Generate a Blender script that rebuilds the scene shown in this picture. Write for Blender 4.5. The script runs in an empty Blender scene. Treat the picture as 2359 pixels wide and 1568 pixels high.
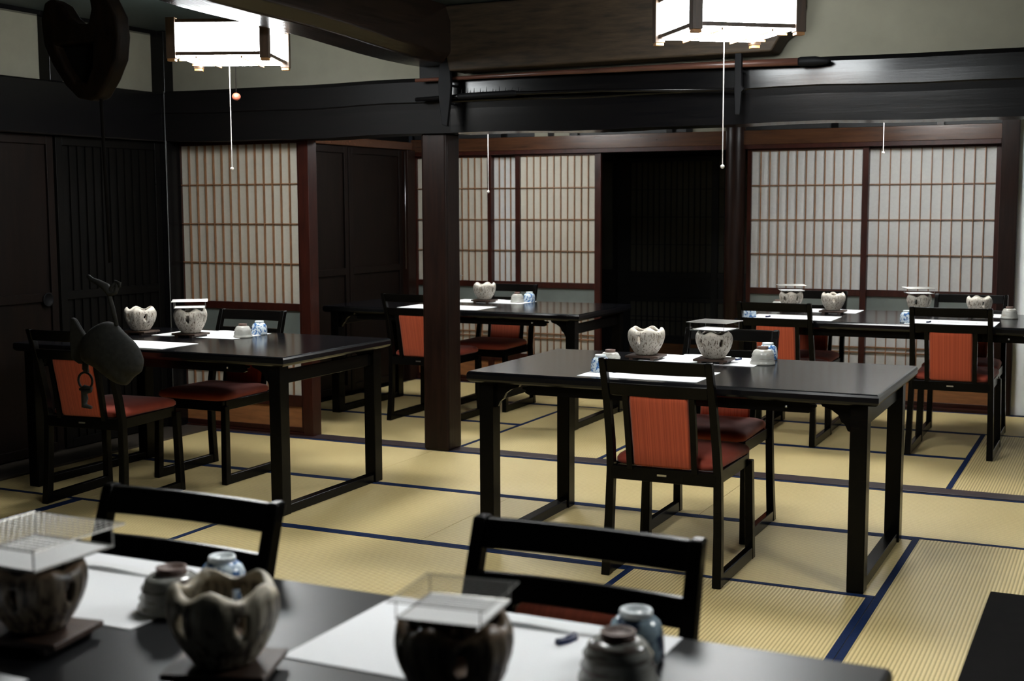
import bpy, bmesh, math, random
from mathutils import Vector, Matrix

S = bpy.context.scene
COL = S.collection
random.seed(7)

# ---------------------------------------------------------------- camera, world, exposure
def make_camera():
    yaw, pitch, roll = -0.44682177, 0.1041403, -0.00376756
    cy, sy, cp, sp, cr, sr = math.cos(yaw), math.sin(yaw), math.cos(pitch), math.sin(pitch), math.cos(roll), math.sin(roll)
    fwd = Vector((sy * cp, cy * cp, -sp))
    rt = Vector((cy, -sy, 0))
    up = rt.cross(fwd)
    rt2 = cr * rt + sr * up
    up2 = -sr * rt + cr * up
    cam = bpy.data.cameras.new('camera')
    cam.sensor_width = 36.0
    cam.sensor_fit = 'HORIZONTAL'
    cam.lens = 2968.63 / 2359 * 36.0
    cam.clip_start = 0.05
    cam.clip_end = 60
    cam.dof.use_dof = True
    cam.dof.focus_distance = 5.6
    cam.dof.aperture_fstop = 4.2
    o = bpy.data.objects.new('camera', cam)
    COL.objects.link(o)
    m = Matrix.Identity(4)
    for i in range(3):
        m[i][0] = rt2[i]; m[i][1] = up2[i]; m[i][2] = -fwd[i]
    m[2][3] = 1.40
    o.matrix_world = m
    S.camera = o
make_camera()

W = bpy.data.worlds.new('world')
S.world = W
W.use_nodes = True
W.node_tree.nodes['Background'].inputs[0].default_value = (0.55, 0.65, 0.8, 1)
W.node_tree.nodes['Background'].inputs[1].default_value = 0.01

S.view_settings.view_transform = 'Standard'
S.view_settings.look = 'None'
S.view_settings.gamma = 1.0
S.view_settings.exposure = 0.12
S.view_settings.use_curve_mapping = False

SIDE_POWER = 44.0      # radiance of the lantern side papers
BOTTOM_POWER = 58.0    # radiance of the brighter bottom papers

# ---------------------------------------------------------------- materials
class NT:
    def __init__(s, name):
        s.m = bpy.data.materials.new(name); s.m.use_nodes = True
        s.t = s.m.node_tree; s.n = s.t.nodes; s.l = s.t.links
        s.b = s.n['Principled BSDF']
    def node(s, typ, **kw):
        n = s.n.new(typ)
        for k, v in kw.items(): setattr(n, k, v)
        return n
    def link(s, a, b): s.l.new(a, b)
    def coords(s, scale=(1, 1, 1), rot=(0, 0, 0)):
        tc = s.node('ShaderNodeTexCoord'); mp = s.node('ShaderNodeMapping')
        mp.inputs['Scale'].default_value = scale; mp.inputs['Rotation'].default_value = rot
        s.link(tc.outputs['Object'], mp.inputs['Vector'])
        return mp.outputs['Vector']
    def ramp(s, fac, stops):
        r = s.node('ShaderNodeValToRGB')
        e = r.color_ramp.elements
        while len(e) < len(stops): e.new(0.5)
        for i, (p, c) in enumerate(stops):
            e[i].position = p; e[i].color = (c[0], c[1], c[2], 1)
        s.link(fac, r.inputs['Fac'])
        return r.outputs['Color']
    def noise(s, vec, scale, detail=4, rough=0.55):
        n = s.node('ShaderNodeTexNoise')
        n.inputs['Scale'].default_value = scale; n.inputs['Detail'].default_value = detail
        n.inputs['Roughness'].default_value = rough
        s.link(vec, n.inputs['Vector'])
        return n.outputs['Fac']
    def bump(s, h, strength=0.2, dist=0.002):
        b = s.node('ShaderNodeBump')
        b.inputs['Strength'].default_value = strength; b.inputs['Distance'].default_value = dist
        s.link(h, b.inputs['Height']); s.link(b.outputs['Normal'], s.b.inputs['Normal'])
    def set(s, **kw):
        for k, v in kw.items():
            s.b.inputs[k.replace('_', ' ')].default_value = v

def c4(c): return (c[0], c[1], c[2], 1)

def wood(name, dark, light, rough=0.35, scale=(1, 1, 12), bump=0.15, spec=0.5, grain=6):
    t = NT(name)
    v = t.coords(scale)
    f = t.noise(v, grain, 6, 0.6)
    t.link(t.ramp(f, [(0.3, dark), (0.7, light)]), t.b.inputs['Base Color'])
    t.set(Roughness=rough, Specular_IOR_Level=spec)
    if bump: t.bump(f, bump, 0.003)
    return t.m

def plain(name, col, rough=0.5, metal=0.0, spec=0.5, var=0.0, vs=20):
    t = NT(name)
    if var:
        f = t.noise(t.coords(), vs, 4)
        d = tuple(x * (1 - var) for x in col); l = tuple(min(1, x * (1 + var)) for x in col)
        t.link(t.ramp(f, [(0.3, d), (0.7, l)]), t.b.inputs['Base Color'])
        t.bump(f, 0.1, 0.001)
    else:
        t.set(Base_Color=c4(col))
    t.set(Roughness=rough, Metallic=metal, Specular_IOR_Level=spec)
    return t.m

def tatami(name, along):
    t = NT(name)
    v = t.coords()
    w = t.node('ShaderNodeTexWave', wave_type='BANDS', bands_direction='X' if along == 'y' else 'Y', wave_profile='SIN')
    w.inputs['Scale'].default_value = 0.314 / 0.0135
    w.inputs['Distortion'].default_value = 0.15
    w.inputs['Detail'].default_value = 1.0
    t.link(v, w.inputs['Vector'])
    sc = (60, 3, 1) if along == 'x' else (3, 60, 1)
    f = t.noise(t.coords(sc), 6, 5)
    big = t.noise(v, 1.3, 3)
    c1 = t.ramp(w.outputs['Fac'], [(0.0, (0.38, 0.295, 0.125)), (0.55, (0.66, 0.53, 0.26)), (1.0, (0.70, 0.57, 0.29))])
    mx = t.node('ShaderNodeMix', data_type='RGBA', blend_type='MULTIPLY')
    mx.inputs['Factor'].default_value = 1.0
    t.link(c1, mx.inputs[6]); t.link(t.ramp(f, [(0.2, (0.82, 0.82, 0.8)), (0.8, (1, 1, 1))]), mx.inputs[7])
    m2 = t.node('ShaderNodeMix', data_type='RGBA', blend_type='MULTIPLY')
    m2.inputs['Factor'].default_value = 1.0
    t.link(mx.outputs[2], m2.inputs[6]); t.link(t.ramp(big, [(0.3, (0.9, 0.88, 0.82)), (0.7, (1, 1, 1))]), m2.inputs[7])
    t.link(m2.outputs[2], t.b.inputs['Base Color'])
    t.set(Roughness=0.5, Specular_IOR_Level=0.35)
    t.bump(w.outputs['Fac'], 0.35, 0.0025)
    return t.m

def stripes_fabric(name, dark, light, scale):
    t = NT(name)
    v = t.coords((scale, 0.6, 0.6))
    f = t.noise(v, 1.0, 3, 0.7)
    t.link(t.ramp(f, [(0.35, dark), (0.65, light)]), t.b.inputs['Base Color'])
    t.set(Roughness=0.85, Specular_IOR_Level=0.2, Sheen_Weight=0.15)
    w = t.noise(t.coords((1, 1, 1)), 900, 2)
    t.bump(w, 0.2, 0.001)
    return t.m

def velvet(name, dark, light):
    t = NT(name)
    f = t.noise(t.coords((1, 1, 1)), 5, 3)
    t.link(t.ramp(f, [(0.3, dark), (0.7, light)]), t.b.inputs['Base Color'])
    t.set(Roughness=0.75, Specular_IOR_Level=0.25, Sheen_Weight=0.15, Sheen_Roughness=0.4)
    return t.m

def glaze(name, base, speck, inner=None, streak=(70, 70, 9), amount=0.60, rough=0.5, rim=None):
    t = NT(name)
    f = t.noise(t.coords(streak), 1.0, 3, 0.6)
    g = t.noise(t.coords(), 16, 3)
    base2 = t.ramp(g, [(0.3, tuple(x * 0.78 for x in base)), (0.65, base)])
    mask = t.ramp(f, [(amount - 0.04, (0, 0, 0)), (amount + 0.03, (1, 1, 1))])
    mx = t.node('ShaderNodeMix', data_type='RGBA')
    t.link(mask, mx.inputs['Factor']); t.link(base2, mx.inputs[6]); mx.inputs[7].default_value = c4(speck)
    out = mx.outputs[2]
    if rim:
        sep = t.node('ShaderNodeSeparateXYZ'); t.link(t.coords(), sep.inputs[0])
        mr = t.node('ShaderNodeMapRange'); mr.inputs['From Min'].default_value = 0.099; mr.inputs['From Max'].default_value = 0.109
        t.link(sep.outputs['Z'], mr.inputs['Value'])
        m3 = t.node('ShaderNodeMix', data_type='RGBA')
        t.link(mr.outputs['Result'], m3.inputs['Factor']); t.link(out, m3.inputs[6]); m3.inputs[7].default_value = c4(rim)
        out = m3.outputs[2]
    t.link(out, t.b.inputs['Base Color'])
    t.set(Roughness=rough)
    t.bump(g, 0.25, 0.003)
    return t.m

def paper_mat(name, col, trans=0.25):
    t = NT(name)
    f = t.noise(t.coords(), 60, 5)
    cc = t.ramp(f, [(0.3, tuple(x * 0.93 for x in col)), (0.7, col)])
    t.link(cc, t.b.inputs['Base Color'])
    t.set(Roughness=0.9, Specular_IOR_Level=0.1)
    return t.m

def emit(name, col, power):
    t = NT(name)
    t.set(Base_Color=(0.9, 0.88, 0.84, 1), Roughness=0.8)
    t.b.inputs['Emission Color'].default_value = c4(col)
    t.b.inputs['Emission Strength'].default_value = power
    return t.m

M = {}
def lacquer(name, col, rough, c2, spec=0.5):
    t = NT(name)
    f = t.noise(t.coords((2, 30, 30)), 4, 5)
    t.link(t.ramp(f, [(0.3, col), (0.7, c2)]), t.b.inputs['Base Color'])
    t.set(Specular_IOR_Level=spec, Roughness=rough)
    return t.m
M['top'] = lacquer('black_lacquer_top', (0.003, 0.003, 0.004), 0.17, (0.005, 0.005, 0.006), 0.3)
M['top_worn'] = lacquer('worn_black_lacquer_top', (0.004, 0.004, 0.005), 0.36, (0.006, 0.006, 0.007), 0.3)
M['black'] = lacquer('black_stained_wood', (0.0015, 0.0015, 0.0015), 0.22, (0.003, 0.0025, 0.002), 0.09)
M['beam'] = wood('polished_dark_beam_wood', (0.0015, 0.0015, 0.002), (0.004, 0.0035, 0.0035), 0.22, (0.6, 9, 9), 0.10, 0.28)
M['beam_left'] = wood('dull_dark_beam_wood', (0.003, 0.003, 0.003), (0.005, 0.004, 0.004), 0.5, (0.6, 9, 9), 0.15, 0.08)
M['beam_y'] = wood('polished_brown_beam_wood', (0.003, 0.0025, 0.002), (0.016, 0.009, 0.006), 0.24, (9, 0.6, 9), 0.3)
M['board'] = wood('weathered_brown_board_wood', (0.010, 0.006, 0.003), (0.040, 0.025, 0.013), 0.7, (1.2, 9, 9), 0.5, 0.3, 5)
M['pillar'] = wood('polished_pillar_wood', (0.005, 0.0025, 0.002), (0.014, 0.006, 0.004), 0.35, (9, 9, 0.7), 0.25, 0.15)
M['redwood'] = wood('dark_red_frame_wood', (0.013, 0.003, 0.002), (0.032, 0.007, 0.004), 0.38, (6, 6, 1), 0.1, 0.25)
M['lintel'] = wood('brown_lintel_wood', (0.025, 0.010, 0.005), (0.060, 0.024, 0.011), 0.24, (0.7, 9, 9), 0.15)
M['kick'] = wood('orange_brown_kickboard_wood', (0.16, 0.062, 0.020), (0.28, 0.11, 0.038), 0.5, (1, 8, 8), 0.1)
M['bars'] = plain('lattice_bar_wood', (0.16, 0.075, 0.033), 0.55, var=0.2)
M['paper'] = paper_mat('shoji_paper', (0.35, 0.325, 0.275))
M['paper_cool'] = paper_mat('shoji_paper_cool', (0.38, 0.375, 0.36))
M['paper_dim'] = paper_mat('unlit_grey_paper', (0.085, 0.080, 0.065))  # darkness of the unlit corridor put into the paper colour
M['grey_panel'] = plain('grey_glass_band', (0.095, 0.108, 0.100), 0.35, var=0.15, vs=6)
M['plaster'] = plain('grey_plaster', (0.165, 0.155, 0.118), 0.9, spec=0.2, var=0.05, vs=9)
M['plaster_white'] = plain('white_plaster', (0.85, 0.86, 0.86), 0.9, spec=0.2, var=0.03, vs=9)
M['ceiling'] = plain('dark_green_black_ceiling', (0.010, 0.017, 0.014), 0.6, var=0.2)
M['doorwood'] = wood('dark_brown_door_wood', (0.002, 0.0012, 0.001), (0.006, 0.003, 0.002), 0.5, (7, 7, 0.7), 0.2, 0.12)
M['doorwood2'] = wood('black_brown_door_wood', (0.001, 0.001, 0.001), (0.003, 0.0025, 0.002), 0.5, (7, 7, 0.7), 0.2, 0.10)
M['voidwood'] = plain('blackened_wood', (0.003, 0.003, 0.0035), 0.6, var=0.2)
M['plank'] = wood('grey_brown_plank', (0.025, 0.02, 0.015), (0.05, 0.04, 0.03), 0.5, (8, 0.7, 8), 0.2)
M['sill'] = wood('purple_brown_sill_wood', (0.016, 0.010, 0.011), (0.034, 0.020, 0.022), 0.4, (0.7, 9, 9), 0.15)
M['tat_x'] = tatami('tatami_rush_lengthwise', 'x')
M['tat_y'] = tatami('tatami_rush_depthwise', 'y')
M['edging'] = plain('navy_cloth_edging', (0.007, 0.017, 0.055), 0.75, spec=0.08, var=0.25, vs=200)
M['subfloor'] = plain('subfloor', (0.05, 0.04, 0.03), 0.8)
M['orange'] = stripes_fabric('orange_striped_fabric', (0.26, 0.044, 0.017), (0.40, 0.074, 0.028), 260)
M['seat'] = velvet('rust_red_velvet', (0.20, 0.032, 0.018), (0.32, 0.056, 0.032))
M['steel'] = plain('brushed_steel', (0.55, 0.55, 0.55), 0.3, 1.0)
M['wire'] = plain('bright_wire', (0.22, 0.215, 0.20), 0.35, 1.0)
M['traywhite'] = plain('white_ceramic_net', (0.75, 0.75, 0.74), 0.6, var=0.1, vs=300)
M['iron'] = plain('black_cast_iron', (0.010, 0.010, 0.0085), 0.8, 0.0, 0.2, var=0.4, vs=60)
M['blackiron'] = plain('smoked_iron', (0.003, 0.003, 0.0035), 0.6, 0.0, 0.1)
M['konro'] = glaze('ash_white_stoneware', (0.50, 0.455, 0.385), (0.10, 0.07, 0.045), streak=(160, 160, 60), amount=0.585, rim=(0.66, 0.61, 0.52))
M['konro_shade_dark'] = glaze('shade_dark_streaked_stoneware', (0.17, 0.13, 0.085), (0.035, 0.024, 0.016), streak=(110, 110, 7), amount=0.50, rough=0.4, rim=(0.20, 0.13, 0.075))  # pale streaked glaze with the foreground's deep shade put into its colour
M['konro_shade_mid'] = glaze('shade_mid_streaked_stoneware', (0.36, 0.32, 0.235), (0.085, 0.065, 0.045), streak=(110, 110, 8), amount=0.53, rim=(0.56, 0.50, 0.38))  # same streaked glaze, a milder foreground shade put into its colour
M['clay'] = plain('brown_clay', (0.16, 0.09, 0.045), 0.8, var=0.3, vs=40)
M['cup_grey'] = glaze('pale_grey_glaze', (0.46, 0.455, 0.41), (0.24, 0.215, 0.18), streak=(12, 12, 90), amount=0.60, rough=0.22)
M['cup_dim'] = glaze('dim_grey_glaze', (0.33, 0.33, 0.30), (0.10, 0.08, 0.07), streak=(12, 12, 90), amount=0.55, rough=0.2)
M['cup_foot'] = plain('unglazed_brown_foot', (0.11, 0.065, 0.05), 0.6)
M['cup_blue'] = glaze('blue_and_white_porcelain', (0.66, 0.76, 0.82), (0.04, 0.13, 0.33), streak=(75, 75, 75), amount=0.52, rough=0.18)
M['cup_navy'] = glaze('dark_blue_porcelain', (0.34, 0.45, 0.52), (0.02, 0.035, 0.07), streak=(25, 25, 25), amount=0.48, rough=0.18)
M['porcelain'] = plain('white_porcelain', (0.72, 0.77, 0.78), 0.2)
M['matpaper'] = plain('white_paper_mat', (0.78, 0.79, 0.80), 0.75, spec=0.25)
M['sleeve'] = plain('white_paper_sleeve', (0.76, 0.77, 0.77), 0.8, spec=0.2)
M['ink'] = plain('grey_ink', (0.35, 0.36, 0.35), 0.8)
M['rest'] = plain('navy_glazed_rest', (0.012, 0.02, 0.07), 0.2)
M['stand'] = wood('dark_walnut_stand', (0.022, 0.012, 0.008), (0.07, 0.036, 0.022), 0.5, (2, 20, 20), 0.1)
M['lampwood'] = wood('brown_lantern_wood', (0.045, 0.028, 0.018), (0.10, 0.062, 0.038), 0.4, (8, 8, 1), 0.05)
M['lampfoot'] = plain('honey_wood', (0.45, 0.22, 0.08), 0.5)
M['shade'] = emit('lit_lantern_paper', (0.93, 0.985, 1.0), SIDE_POWER)
M['shade_b'] = emit('lit_lantern_bottom_panel', (0.96, 0.98, 0.97), BOTTOM_POWER)
M['shade_low'] = emit('lit_lantern_bottom_paper', (1.0, 0.93, 0.80), SIDE_POWER * 0.3)
M['cord'] = plain('white_cord', (0.55, 0.53, 0.50), 0.7)
M['cord_dim'] = plain('grey_cable', (0.10, 0.10, 0.10), 0.6)
M['bead'] = plain('pale_bead', (0.7, 0.66, 0.6), 0.3)
M['redball'] = plain('red_lacquer_ball', (0.30, 0.075, 0.045), 0.35)
M['rope'] = plain('sooty_rope', (0.0035, 0.003, 0.0025), 0.9, spec=0.03, var=0.3)
M['hookwood'] = wood('sooty_carved_wood', (0.0015, 0.001, 0.0008), (0.008, 0.0045, 0.002), 0.6, (6, 6, 2), 0.3, 0.06)
M['polered'] = wood('red_brown_pole_wood', (0.035, 0.014, 0.010), (0.09, 0.035, 0.022), 0.35, (0.6, 9, 9), 0.1)
M['slab'] = plain('near_black_board', (0.003, 0.0025, 0.0025), 0.8, spec=0.05, var=0.4, vs=14)

# ---------------------------------------------------------------- mesh helpers
def quad_box(bm, x0, x1, y0, y1, z0, z1):
    v = [bm.verts.new(p) for p in ((x0, y0, z0), (x1, y0, z0), (x1, y1, z0), (x0, y1, z0), (x0, y0, z1), (x1, y0, z1), (x1, y1, z1), (x0, y1, z1))]
    for f in ((0, 3, 2, 1), (4, 5, 6, 7), (0, 1, 5, 4), (1, 2, 6, 5), (2, 3, 7, 6), (3, 0, 4, 7)):
        bm.faces.new([v[i] for i in f])
    return v

def loft(bm, rings, closed=True, cap=True):
    vr = [[bm.verts.new(p) for p in r] for r in rings]
    n = len(vr[0])
    for a, b in zip(vr, vr[1:]):
        for i in range(n if closed else n - 1):
            j = (i + 1) % n
            bm.faces.new((a[i], a[j], b[j], b[i]))
    if cap:
        bm.faces.new(list(reversed(vr[0]))); bm.faces.new(vr[-1])
    return vr

def stick(bm, pts, w, d=None, taper=None):
    """rectangular bar through points; w across x, d across y (vertical-ish bars)"""
    d = d or w
    rings = []
    for i, p in enumerate(pts):
        k = taper[i] if taper else 1.0
        x, y, z = p
        rings.append([(x - w * k / 2, y - d * k / 2, z), (x + w * k / 2, y - d * k / 2, z), (x + w * k / 2, y + d * k / 2, z), (x - w * k / 2, y + d * k / 2, z)])
    loft(bm, rings)

def tube(bm, pts, r, n=8, cap=True):
    pts = [Vector(p) for p in pts]
    rr = r if isinstance(r, (list, tuple)) else [r] * len(pts)
    rings = []
    prev = None
    for i, p in enumerate(pts):
        t = (pts[min(i + 1, len(pts) - 1)] - pts[max(i - 1, 0)])
        if t.length < 1e-9: t = Vector((0, 0, 1))
        t.normalize()
        if prev is None:
            a = Vector((0, 0, 1)) if abs(t.z) < 0.9 else Vector((1, 0, 0))
            u = t.cross(a).normalized()
        else:
            u = (prev - t * prev.dot(t)).normalized()
        prev = u
        v = t.cross(u)
        rings.append([tuple(p + (u * math.cos(2 * math.pi * k / n) + v * math.sin(2 * math.pi * k / n)) * rr[i]) for k in range(n)])
    loft(bm, rings, True, cap)

def lathe(bm, prof, n=32, cx=0, cy=0, cap=True):
    rings = [[(cx + r * math.cos(2 * math.pi * k / n), cy + r * math.sin(2 * math.pi * k / n), z) for k in range(n)] for r, z in prof]
    loft(bm, rings, True, cap)

def prism_xz(bm, poly, y0, y1):
    a = [bm.verts.new((x, y0, z)) for x, z in poly]
    b = [bm.verts.new((x, y1, z)) for x, z in poly]
    n = len(poly)
    bm.faces.new(a); bm.faces.new(list(reversed(b)))
    for i in range(n):
        j = (i + 1) % n
        bm.faces.new((a[i], b[i], b[j], a[j]))

def ob(name, bm, mat, parent=None, loc=(0, 0, 0), rz=0.0, bev=0.0, smooth=False, seg=2):
    bmesh.ops.recalc_face_normals(bm, faces=bm.faces[:])
    me = bpy.data.meshes.new(name)
    bm.to_mesh(me); bm.free()
    me.materials.append(mat)
    if smooth or bev:
        for p in me.polygons: p.use_smooth = True
    o = bpy.data.objects.new(name, me)
    COL.objects.link(o)
    o.location = loc; o.rotation_euler = (0, 0, rz)
    if parent: o.parent = parent
    if bev:
        b = o.modifiers.new('bevel', 'BEVEL'); b.width = bev; b.segments = seg; b.limit_method = 'ANGLE'; b.angle_limit = math.radians(35)
        b.harden_normals = True
    return o

def bx(name, x0, x1, y0, y1, z0, z1, mat, parent=None, bev=0.0):
    bm = bmesh.new(); quad_box(bm, x0, x1, y0, y1, z0, z1)
    return ob(name, bm, mat, parent, bev=bev)

def tag(o, label, cat=None, group=None):
    o['label'] = label
    if cat: o['category'] = cat
    if group: o['group'] = group
    return o

def struct(o, label=None):
    o['kind'] = 'structure'
    if label: o['label'] = label
    return o

def empty(name, loc=(0, 0, 0), rz=0.0):
    o = bpy.data.objects.new(name, None)
    o.empty_display_size = 0.1
    COL.objects.link(o); o.location = loc; o.rotation_euler = (0, 0, rz)
    return o

def thing(name, label, cat, loc=(0, 0, 0), rz=0.0, group=None):
    return tag(empty(name, loc, rz), label, cat, group)

def dup(root, loc, rz, label, group=None, scale=None):
    kids = [c for c in bpy.data.objects if c.parent == root]
    r = root.copy(); COL.objects.link(r)
    r.location = loc; r.rotation_euler = (0, 0, rz)
    if scale: r.scale = scale
    r['label'] = label
    if group: r['group'] = group
    for ch in kids:
        sub = [c for c in bpy.data.objects if c.parent == ch]
        c = ch.copy(); COL.objects.link(c); c.parent = r
        for g in sub:
            d = g.copy(); COL.objects.link(d); d.parent = c
    return r

PI = math.pi
ZT = 0.733           # table top height
YB = 9.10            # back wall plane
YM = 6.35            # front of the big crossbeam

# ---------------------------------------------------------------- floor
FL = bx('floor', -5.6, 2.6, -1.2, 11.3, -0.10, -0.045, M['subfloor'])
struct(FL, 'straw tatami floor with navy cloth edging across both rooms')
EB = 0.0275
def mat_(x0, x1, y0, y1, d):
    g = 0.0012
    o = bx('tatami_mat', x0 + g, x1 - g, y0 + g, y1 - g, -0.045, 0.0, M['tat_' + d], FL)
    bm = bmesh.new()
    if d == 'x':
        quad_box(bm, x0 + g, x1 - g, y0 + g, y0 + EB, -0.002, 0.0015)
        quad_box(bm, x0 + g, x1 - g, y1 - EB, y1 - g, -0.002, 0.0015)
    else:
        quad_box(bm, x0 + g, x0 + EB, y0 + g, y1 - g, -0.002, 0.0015)
        quad_box(bm, x1 - EB, x1 - g, y0 + g, y1 - g, -0.002, 0.0015)
    ob('cloth_edging', bm, M['edging'], o)
for x0, x1 in ((-5.2, -4.50), (-4.50, -2.65), (-2.65, -0.775)):
    mat_(x0, x1, 4.60, 5.52, 'x')
mat_(-0.775, 0.155, 3.66, 5.52, 'y')
mat_(0.155, 1.09, 3.66, 5.52, 'y')
for x0, x1 in ((-5.2, -3.57), (-3.57, -1.72), (-1.72, 0.155), (0.155, 1.09)):
    mat_(x0, x1, 5.52, 6.43, 'x')
mat_(-1.71, -0.775, 2.75, 4.60, 'y')
mat_(-3.60, -1.71, 3.68, 4.60, 'x')
mat_(-3.60, -1.71, 2.75, 3.68, 'x')
mat_(-4.53, -3.60, 2.75, 4.60, 'y')
mat_(-5.2, -4.53, 2.75, 4.60, 'y')
mat_(-0.775, 1.09, 2.75, 3.66, 'x')
for i in range(4):
    y0 = 2.75 - 0.9275 * (i + 1)
    for x0, x1 in ((-5.2, -3.60), (-3.60, -1.71), (-1.71, 0.155), (0.155, 1.09)):
        mat_(x0, x1, y0, y0 + 0.9275, 'x')
# back room
for y0, y1 in ((6.55, 7.40), (7.40, 8.235)):
    mat_(-5.2, -3.50, y0, y1, 'x')
    mat_(-2.60, -0.775, y0, y1, 'x')
mat_(-3.50, -2.60, 6.55, 8.235, 'y')
mat_(-0.775, 0.155, 6.55, 8.235, 'y')
mat_(0.155, 1.09, 6.55, 8.235, 'y')
for x0, x1 in ((-5.2, -3.50), (-3.50, -1.70), (-1.70, 0.155), (0.155, 1.09)):
    mat_(x0, x1, 8.235, 9.06, 'x')
struct(bx('trim_1', -5.2, 1.09, 6.43, 6.55, -0.045, 0.006, M['sill'], bev=0.002), 'dark sliding-door sill set in the floor between the two rooms')
struct(bx('trim_2', -5.5, -5.2, -1.1, 6.5, -0.045, 0.012, M['plank'], bev=0.003), 'worn floor plank along the left wall')
struct(bx('floor_corridor', -5.2, -1.6, 9.14, 11.2, -0.045, 0.0, M['voidwood']), 'black corridor floor beyond the open doorway')

# ---------------------------------------------------------------- ceilings and walls
struct(bx('ceiling', -5.6, 2.6, -1.2, 11.3, 2.48, 2.56, M['ceiling']), 'dark ceiling')
# left wall
struct(bx('wall_left', -5.62, -5.52, -1.1, 9.1, 0.0, 2.48, M['plaster']), 'grey plaster wall on the left')
struct(bx('trim_3', -5.52, -5.42, 2.6, 6.42, 1.80, 2.10, M['beam'], bev=0.01), 'dark beam along the left wall')
struct(bx('trim_4', -5.52, -5.44, 5.44, 5.54, 2.10, 2.48, M['beam'], bev=0.005), 'short dark stud over the left wall beam')
struct(bx('trim_5', -5.54, -5.42, 6.36, 6.49, 0.0, 2.48, M['beam'], bev=0.005), 'dark corner post left of the single shoji')
struct(bx('trim_6', -5.52, -5.47, 2.6, 6.36, 2.455, 2.48, M['beam']), 'thin ceiling batten over the left wall')
# sliding doors of left wall
def wood_door(name, y0, y1, x, z0, z1, mat, label, slats=0, pull=None, facing=1):
    r = struct(empty(name), label)
    bm = bmesh.new()
    e = 0.05
    quad_box(bm, x, x + 0.03 * facing, y0, y0 + e, z0, z1); quad_box(bm, x, x + 0.03 * facing, y1 - e, y1, z0, z1)
    for z in (z0, z0 + (z1 - z0) * 0.48, z1 - e):
        quad_box(bm, x, x + 0.03 * facing, y0 + e, y1 - e, z, z + e)
    ob('frame', bm, mat, r, bev=0.003)
    bm = bmesh.new(); quad_box(bm, x + 0.002, x + 0.015 * facing, y0 + e, y1 - e, z0 + e, z1 - e)
    ob('panel', bm, mat, r)
    if slats:
        bm = bmesh.new()
        w = (y1 - y0 - 2 * e) / slats
        for i in range(1, slats):
            quad_box(bm, x + 0.015, x + 0.026 * facing, y0 + e + i * w - 0.008, y0 + e + i * w + 0.008, z0 + e, z1 - e)
        ob('slats', bm, mat, r)
    if pull:
        bm = bmesh.new()
        pts = [(0.004, 0.036), (0.010, 0.040), (0.012, 0.034), (0.006, 0.030), (0.003, 0.001)]
        rings = [[(x + 0.028 + a, pull[0] + b * math.cos(2 * PI * k / 24), pull[1] + b * math.sin(2 * PI * k / 24)) for k in range(24)] for a, b in pts]
        loft(bm, rings)
        ob('round_pull', bm, M['blackiron'], r, smooth=True)
    return r
wood_door('door_1', 4.05, 5.47, -5.50, 0.02, 1.80, M['doorwood'], 'brown sliding door at far left with a round pull', 0, (5.385, 0.885))
wood_door('door_2', 5.49, 6.36, -5.50, 0.02, 1.80, M['doorwood2'], 'near-black slatted sliding door left of the single shoji', 12)
wood_door('door_3', 2.62, 4.03, -5.50, 0.02, 1.80, M['doorwood'], 'brown sliding door nearest the camera on the left wall', 0)
# wall over the crossbeam
struct(bx('wall_middle', -5.5, 2.6, 6.44, 6.54, 2.09, 2.48, M['plaster']), 'plaster strip above the big crossbeam')
# crossbeam with slightly rounded face
def crossbeam(name, x0, x1, label, mat='beam'):
    bm = bmesh.new()
    prof = [(YM + 0.014, 1.80), (YM + 0.012, 1.86), (YM + 0.009, 1.93), (YM + 0.006, 1.965), (YM - 0.003, 1.972), (YM - 0.002, 2.03), (YM + 0.000, 2.085), (YM + 0.016, 2.107), (6.60, 2.107), (6.62, 2.09), (6.62, 1.82), (6.60, 1.80)]
    n = 26
    rings = []
    for i in range(n + 1):
        x = x0 + (x1 - x0) * i / n
        wob = 0.005 * math.sin(x * 3.1) + 0.003 * math.sin(x * 7.7)
        rings.append([(x, y, z + wob * (1 if z < 2 else 0.5)) for y, z in prof])
    loft(bm, rings)
    return struct(ob(name, bm, M[mat]), label)
def flat_shade(o, ang=35):
    me = o.data
    for p in me.polygons: p.use_smooth = False
    return o
crossbeam('trim_7', -3.42, 2.5, 'massive glossy black crossbeam right of the square pillar')
crossbeam('trim_24', -5.42, -3.42, 'dull black crossbeam left of the square pillar', 'beam_left')
# main pillar
bm = bmesh.new()
quad_box(bm, -3.632, -3.468, 6.395, 6.56, 0.0, 1.81)
struct(ob('trim_8', bm, M['pillar'], bev=0.018, seg=3), 'square polished wooden pillar between the two rooms')
struct(bx('trim_9', -3.62, -3.44, 6.37, 6.53, 2.10, 2.26, M['beam_left'], bev=0.004), 'short block between crossbeam and upper beam')
# beam running front to back
bm = bmesh.new()
rings = []
for i in range(25):
    y = 1.2 + (6.62 - 1.2) * i / 24
    zb = 2.165 + 0.085 * min(1, max(0, (6.3 - y) / 2.2)) ** 1.2 + 0.008 * math.sin(y * 4)
    cx = -3.51 + 0.015 * math.sin(y * 2.3)
    hw = 0.145
    rings.append([(cx - hw * 0.75, y, zb), (cx + hw * 0.62, y, zb + 0.004), (cx + hw, y, zb + 0.055), (cx + hw, y, zb + 0.22), (cx + hw * .6, y, 2.56), (cx - hw * .6, y, 2.56), (cx - hw, y, zb + 0.2), (cx - hw, y, zb + 0.05)])
loft(bm, rings)
struct(ob('trim_10', bm, M['beam_y'], bev=0.012), 'curved ceiling beam running front to back over the pillar')
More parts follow.
